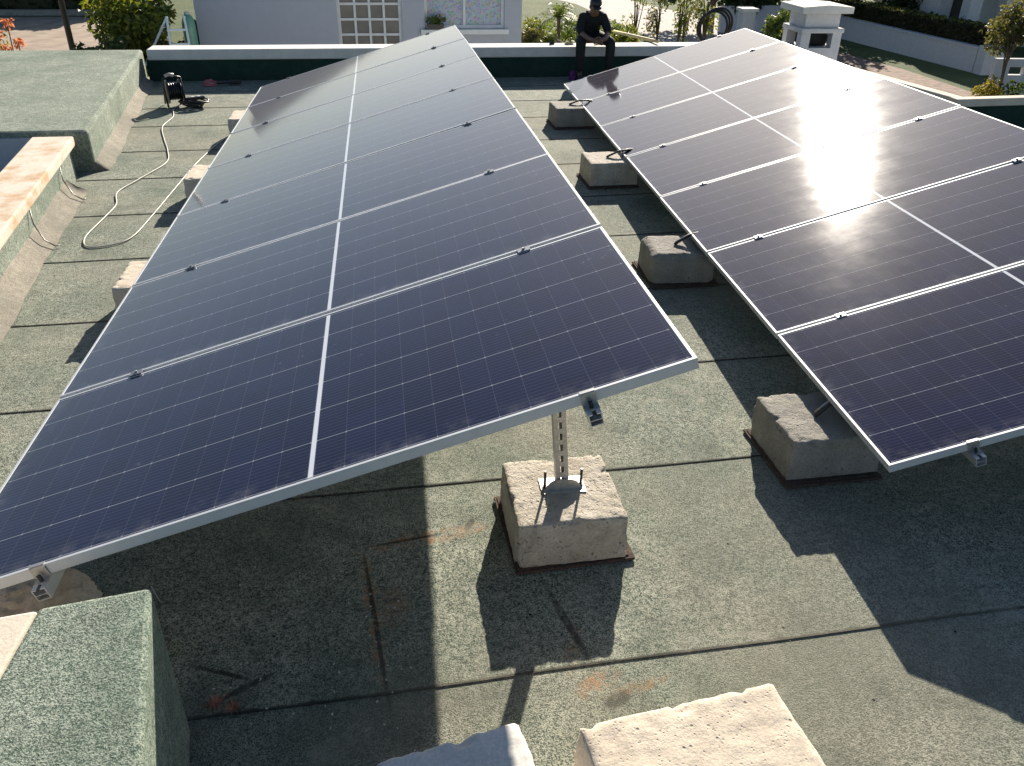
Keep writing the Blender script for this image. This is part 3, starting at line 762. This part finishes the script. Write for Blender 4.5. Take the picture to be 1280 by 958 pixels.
c = t_.mix(.5, c, (.38, .45, .47)); M['curtain'] = t_.set(Base_Color=c, Roughness=.8)
def window(b, rows_, cols, mat, bar=.045, fr=.07):
    x0, x1, z0, z1 = b
    f = MB(); y0, y1 = .09, .16
    f.box(x0, x0 + fr, y0, y1, z0, z1); f.box(x1 - fr, x1, y0, y1, z0, z1); f.box(x0 + fr, x1 - fr, y0, y1, z0, z0 + fr); f.box(x0 + fr, x1 - fr, y0, y1, z1 - fr, z1)
    o = bpy.data.objects.new('window', None); C.objects.link(o); o.parent = t
    f.build('frame', M['white'], o)
    g = MB(); ix0, ix1, iz0, iz1 = x0 + fr, x1 - fr, z0 + fr, z1 - fr
    for k in range(1, cols):
        x = ix0 + (ix1 - ix0) * k / cols; g.box(x - bar / 2, x + bar / 2, y0 + .01, y0 + .045, iz0, iz1)
    for k in range(1, rows_):
        z = iz0 + (iz1 - iz0) * k / rows_; g.box(ix0, ix1, y0 + .014, y0 + .041, z - bar / 2, z + bar / 2)
    if cols > 1: g.build('glazing_bars', M['white'], o)
    p = MB(); p.box(ix0, ix1, y1 - .02, y1 - .015, iz0, iz1); p.build('pane', mat, o)
    return o
w = window(W1, 6, 4, M['interior'])
mb = MB(); 
for k in range(40):
    x = W1[0] + .1 + (W1[1] - W1[0] - .2) * k / 39; mb.box(x - .014, x + .014, .17 + .02 * (k % 2), .18 + .02 * (k % 2), W1[2] + .08, W1[3] - .08)
M['drape'] = simple('olive_drape', (.27, .25, .2), .9); mb.build('drape', M['drape'], w)
w = window(W2, 1, 2, M['curtain'], .05, .055)
mb = MB(); mb.box(W2[0] - .08, W2[1] + .08, -.1, .03, W2[2] - .09, W2[2] - .002); mb.build('sill', M['white'], w)
t = thing('flower_pot', 'black pot with a tuft of green plants on the sill of the patterned window', 'plant pot', (2.45, 15.95, -.158))
mb = MB(); mb.box(-.16, .16, -.06, .06, 0, .1); mb.build('pot', M['black'], t)
mb = MB(); leafy(random.Random(9), mb, (0, 0, .16), (.17, .06, .07), 120, .05, droop=-.5); mb.build('plant', M['leafA'], t)

# ------------------------------------------------------------------ garden between house and street
def palm(label, base, h, n, L, seed, mat='leafC', tr=.055):
    rnd = random.Random(seed); t = thing('palm_tree', label, 'palm', base, 0, 'palms in the garden')
    tb = MB(); tb.tube([(0, 0, 0), (.05, 0, h * .5), (0, 0, h)], tr, 8, r2=tr * .8); tb.build('trunk', M['bark'], t)
    mb = MB()
    for k in range(n):
        a = k * 2.4 + rnd.uniform(-.2, .2); el = rnd.uniform(.1, 1.35); l = L * rnd.uniform(.75, 1.1)
        pts = []
        for i in range(8):
            u = i / 7; r = l * u * math.cos(el) * (1 - .1 * u) ; z = l * (u * math.sin(el) - .55 * u * u)
            pts.append(Vector((r * math.cos(a), r * math.sin(a), h + z)))
        for i in range(7):
            d = (pts[i + 1] - pts[i]); s = d.cross(Vector((0, 0, 1))).normalized()
            for sg in (-1, 1):
                for j in range(2):
                    p = pts[i] + d * j * .5; ll = L * .3 * (1 - .6 * abs(i / 7 - .4))
                    tip = p + s * sg * ll + d.normalized() * ll * .6 + Vector((0, 0, -.25 * ll))
                    mb.add([p, p + d * .35, tip], [(0, 1, 2)])
    mb.build('crown', M[mat], t); return t
palm('slender palm right of the house with a bright fan of fronds', (5.55, 19.0, ZG), 3.7, 18, .75, 1)
palm('bushy low palm directly left of the seated man', (6.0, 17.5, ZG), 3.0, 22, .7, 2)
palm('spiky palm between the house corner and the slender palm', (5.1, 18.0, ZG), 3.25, 24, .6, 4, 'leafA')
palm('dark low palm touching the right corner of the house', (4.75, 17.0, ZG), 3.05, 20, .65, 3, 'leafA')
tree('garden_shrub', 'yellow green shrub right beside the seated man', 'shrub', (6.95, 19.5, ZG), -.9, (.7, .6, .8), 2000, .06, M['leafA'], 31, 8, .05, 'shrubs in the garden')
tree('garden_shrub', 'loose shrub behind the palms right of the house', 'shrub', (6.4, 24, ZG), -1.7, (1.3, .8, 1.1), 2200, .085, M['leafC'], 32, 9, .06, 'shrubs in the garden')
tree('garden_shrub', 'olive shrub along the road behind the pale pole', 'shrub', (9.2, 27.0, ZG), -2.9, (1.2, .8, .7), 900, .1, M['leafA'], 33, 8, .05, 'shrubs in the garden')
sap = [(8.9, 24.0, 'leftmost'), (9.75, 24.5, ''), (10.3, 24.2, ''), (10.75, 25., ''), (11.3, 24.6, 'thick')]
sl_ = ['thin bare sapling closest to the seated man, before the road', 'thin sapling beside the first sapling before the road', 'leafy thin sapling in the middle of the line before the road',
       'thin sapling second from the black hose coil', 'thickest dark sapling, next to the black hose coil']
for i, (x, y, _) in enumerate(sap):
    tree('sapling', sl_[i], 'sapling', (x, y, ZG), -.55, (.55, .55, 1.15), 420, .06, M['leafD'] if i % 2 else M['leafA'], 40 + i, 6, .05 if i < 4 else .09, 'saplings before the road')
tree('street_tree', 'dark leafy tree spreading over the road behind the hose coil', 'tree', (19.2, 45, ZG), -1.3, (3.4, 3, 2.1), 4200, .24, M['leafB'], 50, 12, .2)
tree('street_tree', 'dark tree beside the white gate pillar behind the chimney', 'tree', (22.8, 46.5, ZG), -1.4, (2.4, 2.2, 2.2), 3200, .22, M['leafB'], 51, 10, .2)
tree('garden_shrub', 'small green bush at the foot of the gate pillar', 'shrub', (18.6, 35.2, ZG), -2.6, (.8, .6, .9), 800, .12, M['leafC'], 52, 7, .05, 'shrubs in the garden')
for i, (x, y, z, r_, m_, lab) in enumerate((
    (4.75, 18.4, -.95, .55, 'leafD', 'brownish shrub at the right corner of the house, behind the dark palm'),
    (5.3, 21.5, -1.2, .8, 'leafA', 'bright shrub behind the slender palm'),
    (7.7, 22.0, -1.35, .7, 'leafC', 'green shrub just behind the left shoulder of the seated man'),
    (8.3, 20.5, -1.5, .5, 'leafD', 'low reddish shrub under the pale wooden pole'),
    (-2.35, 16.9, -.45, .42, 'leafB', 'dark shrub squeezed between the ladder and the house corner'),
    (7.2, 28.0, -2.2, 1.3, 'leafB', 'dark shrub far behind the palms'))):
    tree('garden_shrub', lab, 'shrub', (x, y, ZG), z, (r_, r_ * .8, r_), 2000, .06, M[m_], 80 + i, 8, .04, 'shrubs in the garden')
# gate pillar
t = thing('gate_pillar', 'white square gate pillar left of the chimney', 'pillar', (17.6, 36.5, ZG))
mb = MB(); mb.box(-.3, .3, -.3, .3, 0, 1.85); mb.build('shaft', M['chim'], t)
mb = MB(); mb.box(-.38, .38, -.38, .38, 1.85, 1.98); mb.build('cap', M['coping'], t)
mb = MB(); mb.box(19.2, 24.6, 43.6, 43.9, ZG, ZG + 1.3); tag(mb.build('garden_wall', M['chim']), 'pale wall between the gate pillar and the chimney', 'wall')
# boundary wall with hedge
def bx(y): return 25.87 - .106 * (y - 31.7)
t = thing('boundary_wall', 'long pale blue grey boundary wall below the dark clipped hedge', 'wall')
mb = MB(); mb.prism([(bx(31.7), 31.7), (bx(46), 46.), (bx(46) + .25, 46.), (bx(31.7) + .25, 31.7)], ZG, -3.05); mb.build('wall', M['chim'], t)
mb = MB(); mb.prism([(bx(31.7) - .05, 31.65), (bx(46) - .05, 46.), (bx(46) + .3, 46.), (bx(31.7) + .3, 31.65)], -3.05, -2.99); mb.build('coping', M['chim'], t)
mb = MB(); mb.prism([(25.85, 31.62), (25.85, 31.1), (26.7, 31.1), (26.7, 31.62)], ZG, -2.9); mb.build('end_pier', M['chim'], t)
ht = hedge('hedge', 'clipped dark hedge with a bright top on the long boundary wall', .3, 1.2, 0, 14.5, 1.0, 1.75, 4200, .1, M['hedge'], 7, .106, (25.87, 31.75, ZG))
mb = MB(); rnd = random.Random(12)
for _ in range(500): leafy(rnd, mb, (rnd.uniform(.25, 1.2), rnd.uniform(0, 14.5), 1.76), (.05, .05, .02), 2, .09)
mb.build('top_leaves', M['leafA'], ht)  # paler green leaves laid over the hedge top
# house behind the hedge
t = thing('villa', 'shaded pale villa with square columns behind the hedge at the upper right', 'villa', (28, 36, 0))
mb = MB(); mb.box(0, 9, 2.2, 8, ZG, 1.5); mb.build('wall', M['chim'], t)
mb = MB(); mb.box(-.5, 9.5, -.6, 8.2, -.55, -.2); mb.build('roof', M['coping'], t)
for x in (-.2, 1.6, 4.2, 7):
    mb = MB(); mb.box(x, x + .6, -.3, .3, ZG, -.55); mb.build('column', M['chim'], t)
for x in (.6, 3.0):
    mb = MB(); mb.box(x, x + 1.1, 2.15, 2.19, ZG + .3, -1.2); mb.build('door', M['darksteel'], t)
for i, (x, y) in enumerate(((30, 44), (27, 46.5))):
    tree('evergreen_tree', ('dark evergreen behind the clipped hedge, next to the villa', 'dark evergreen behind the clipped hedge, next to the chimney cap')[i], 'tree', (x - 2.2, y - 3.5, ZG), -1.1, (2.4, 2.0, 2.3), 2600, .22, M['leafB'] if i else M['leafB'], 60 + i, 10, .18)
# tree and white wall at the right edge
tree('olive_tree', 'airy olive green tree in front of the villa at the right edge', 'tree', (19.85, 22.0, ZG), -.95, (1.15, 1.1, .95), 2600, .085, M['leafD'], 70, 12, .07)
tree('garden_shrub', 'yellow flowering shrub at the foot of the white wall on the right', 'shrub', (18.6, 20.8, ZG), -2.35, (.45, .4, .4), 500, .07, M['leafY'], 71, 7, .04, 'shrubs in the garden')
t = thing('white_wall', 'short white garden wall with a square opening behind the yellow shrub', 'wall', (21.2, 24.2, ZG), -.12)
mb = MB(); mb.box(0, .5, 0, .2, 0, 1.8); mb.box(.5, 1.0, 0, .2, 0, 1.3); mb.box(.5, 1., 0, .2, 1.55, 1.8); mb.box(1., 6, 0, .2, 0, 1.8); mb.build('wall', M['chim'], t)
tree('garden_shrub', 'dark green shrub in the shade below the white wall', 'shrub', (19.6, 21.6, ZG), -3.0, (1.3, .7, .6), 900, .1, M['leafB'], 72, 7, .04, 'shrubs in the garden')

# ------------------------------------------------------------------ the seated man
M['shirt'] = simple('black_cotton', (.009, .011, .013), .85, 0, .25, 14, .3, 30)
M['trouser'] = simple('dark_trousers', (.012, .014, .013), .85, 0, .25, 14, .3, 30)
M['skin'] = simple('skin', (.2, .105, .07), .5, 0, .08)
M['hair'] = simple('dark_hair', (.01, .008, .007), .6)
def skin(name, pts, edges, mat, root=0, parent=None, sub=2):
    pts = [(p[0], p[1], p[2] - .115 if p[2] > .5 else p[2] - .04 if p[2] > .3 else p[2], p[3]) for p in pts]
    me = bpy.data.meshes.new(name); me.from_pydata([p[:3] for p in pts], edges, []); me.update()
    o = bpy.data.objects.new(name, me); C.objects.link(o)
    o.modifiers.new('s', 'SKIN'); me.skin_vertices or None
    for i, p in enumerate(pts):
        sv = me.skin_vertices[0].data[i]; r = p[3]
        sv.radius = r if isinstance(r, tuple) else (r, r); sv.use_root = (i == root)
    m = o.modifiers.new('d', 'SUBSURF'); m.levels = sub; m.render_levels = sub
    me.materials.append(mat)
    o.modifiers['s'].use_smooth_shade = True
    if parent: o.parent = parent
    return o
PX, PY = 4.2, 10.06
t = thing('person', 'man in black cap and clothes sitting on the far parapet with his hands together', 'person', (PX, PY, 0))
skin('body', [(0, .06, .635, .07), (0, .03, .74, .07), (0, -.08, .84, .075), (0, -.17, .91, .06), (0, -.24, .965, .045), (0, -.28, 1.0, .045),
 (-.08, .0, .62, .06), (-.2, -.38, .61, .05), (-.2, -.37, .34, .042), (-.195, -.34, .1, .036), (-.2, -.46, .06, .034),
 (.08, .0, .62, .06), (.21, -.38, .61, .05), (.21, -.37, .34, .042), (.205, -.34, .1, .036), (.22, -.46, .06, .034),
 (-.14, -.15, .885, .045), (-.195, -.22, .73, .038), (-.12, -.42, .665, .034), (-.05, -.49, .65, .026),
 (.14, -.15, .885, .045), (.2, -.22, .73, .038), (.13, -.42, .665, .034), (.05, -.49, .65, .026)],
 [(0, 1), (1, 2), (2, 3), (3, 4), (4, 5), (0, 6), (6, 7), (7, 8), (8, 9), (9, 10), (0, 11), (11, 12), (12, 13), (13, 14), (14, 15), (3, 16), (16, 17), (17, 18), (18, 19), (3, 20), (20, 21), (21, 22), (22, 23)], M['skin'], 0, t)
skin('trousers', [(0, .06, .645, .105), (-.09, .0, .635, .095), (-.2, -.385, .615, .076), (-.2, -.375, .34, .066), (-.195, -.345, .12, .06), (.09, .0, .635, .095), (.21, -.385, .615, .076), (.21, -.375, .34, .066), (.205, -.345, .12, .06)],
     [(0, 1), (1, 2), (2, 3), (3, 4), (0, 5), (5, 6), (6, 7), (7, 8)], M['trouser'], 0, t)
skin('shirt', [(0, .05, .68, (.15, .12)), (0, .03, .74, (.16, .13)), (0, -.08, .84, (.17, .14)), (0, -.165, .905, (.15, .12)), (0, -.22, .95, .07), (-.14, -.15, .885, .075), (-.195, -.22, .745, .06), (-.17, -.31, .705, .05), (.14, -.15, .885, .075), (.2, -.22, .745, .06), (.175, -.31, .705, .05)],
     [(0, 1), (1, 2), (2, 3), (3, 4), (3, 5), (5, 6), (6, 7), (3, 8), (8, 9), (9, 10)], M['shirt'], 0, t)
# head, turned down
HM = Matrix.Translation((-.015, -.31, .925)) @ Matrix.Rotation(.42, 4, 'X') @ Matrix.Scale(.93, 4)
def hpart(name, mb_, mat): o = mb_.build(name, mat, t, smooth=True); o.data.transform(HM); return o
mb = MB()
prof = [(.002, -.125), (.03, -.12), (.05, -.1), (.062, -.07), (.07, -.03), (.076, .02), (.074, .06), (.06, .095), (.035, .115), (.002, .12)]
mb.lathe(prof, 20, Matrix.Diagonal((1, 1.22, 1, 1)))
mb.add([(-.012, -.08, -.02), (.012, -.08, -.02), (.016, -.085, -.045), (-.016, -.085, -.045), (0, -.088, .01), (0, -.112, -.042)], [(0, 4, 5), (4, 1, 5), (1, 2, 5), (3, 0, 5), (2, 3, 5)])
for s in (-1, 1): mb.ball((s * .077, .01, -.01), .022, .35, .8, 1.2)
mb.ball((0, -.082, -.07), .02, 1.1, .4, .3)
hpart('head', mb, M['skin'])
mb = MB()
for s in (-1, 1): mb.ball((s * .03, -.083, .008), .011, 1.1, .5, .7)
hpart('eyes', mb, M['hair'])
mb = MB(); mb.lathe([(.077, .0), (.08, .03), (.078, .06), (.062, .1), (.036, .121), (.002, .127)], 20, Matrix.Translation((0, .008, 0)) @ Matrix.Diagonal((1, 1.2, 1, 1))); hpart('hair', mb, M['hair'])
mb = MB(); mb.lathe([(.083, .045), (.084, .07), (.07, .11), (.04, .13), (.002, .136)], 20, Matrix.Diagonal((1, 1.2, 1, 1)))
mb.prism([(-.07, -.07), (-.05, -.15), (0, -.168), (.05, -.15), (.07, -.07)], .046, .054); hpart('cap', mb, M['black'])
# hands, five fingers each, loosely clasped
for s in (-1, 1):
    pts = [(s * .05, -.49, .65, .026), (s * .02, -.52, .642, (.034, .018))]; ed = [(0, 1)]
    for k in range(4):
        i = len(pts); fx = (k - 1.5) * .018
        L = (.07, .08, .075, .06)[k]
        b = Vector((s * .012, -.53, .642 + fx)); 
        pts += [(b.x, b.y - .012, b.z, .0095), (b.x - s * L * .35, b.y - .03, b.z - .004, .009), (b.x - s * L * .75, b.y - .022, b.z - .012, .0085), (b.x - s * L * .95, b.y - .002, b.z - .018, .008)]
        ed += [(1, i), (i, i + 1), (i + 1, i + 2), (i + 2, i + 3)]
    i = len(pts); pts += [(s * .03, -.515, .677, .011), (s * .008, -.535, .694, .01), (-s * .014, -.545, .694, .009)]; ed += [(0, i), (i, i + 1), (i + 1, i + 2)]
    skin('hand', pts, ed, M['skin'], 1, t)
for s, x in ((-1, -.2), (1, .21)):
    mb = MB(); mb.prism([(-.045, .07), (-.05, -.05), (-.045, -.16), (0, -.2), (.045, -.16), (.05, -.05), (.045, .07)], .008, .035)
    mb.ball((0, -.06, .05), .05, .9, 2.1, .9); mb.ball((0, .01, .08), .048, .9, 1.1, 1.2)
    o = mb.build('shoe', M['black'], t, smooth=True); o.location = (x, -.36, 0)

# ------------------------------------------------------------------ light, sky, camera
EL, AZ = math.radians(23.3), math.radians(19.4)
w = bpy.data.worlds.new('World'); SC.world = w; w.use_nodes = True
nt = w.node_tree; bg = nt.nodes['Background']
sky = nt.nodes.new('ShaderNodeTexSky'); sky.sky_type = 'NISHITA'; sky.sun_disc = False
sky.sun_elevation = EL; sky.sun_rotation = AZ; sky.air_density = 1.0; sky.dust_density = .9; sky.ozone_density = 2.5
nt.links.new(sky.outputs[0], bg.inputs[0]); bg.inputs[1].default_value = .05
sd = bpy.data.lights.new('sun', 'SUN'); sd.energy = 5.0; sd.angle = math.radians(.53); sd.color = (1, .9, .76)
so = bpy.data.objects.new('sun', sd); C.objects.link(so)
d = Vector((math.sin(AZ) * math.cos(EL), math.cos(AZ) * math.cos(EL), math.sin(EL)))
so.rotation_euler = d.to_track_quat('Z', 'Y').to_euler(); so.location = d * 60

cam = bpy.data.cameras.new('camera'); co = bpy.data.objects.new('camera', cam); C.objects.link(co)
cam.sensor_width = 36; cam.lens = 36 * 1038.684 / 1280; cam.clip_start = .05; cam.clip_end = 4000
R = Matrix(((0.98957712, -0.14320882, 0.01511179), (-0.05974519, -0.50377684, -0.86176529), (0.13102536, 0.85188035, -0.50708207)))
right, up, back = R[0], -R[1], -R[2]
mw = Matrix((right, up, back)).transposed().to_4x4(); mw.translation = (1.36550506, -1.92362845, 2.18702225)
co.matrix_world = mw; SC.camera = co
SC.view_settings.view_transform = 'Standard'; SC.view_settings.look = 'None'; SC.view_settings.gamma = 1; SC.view_settings.exposure = 1.15
SC.cycles.max_bounces = 6; SC.cycles.use_denoising = True
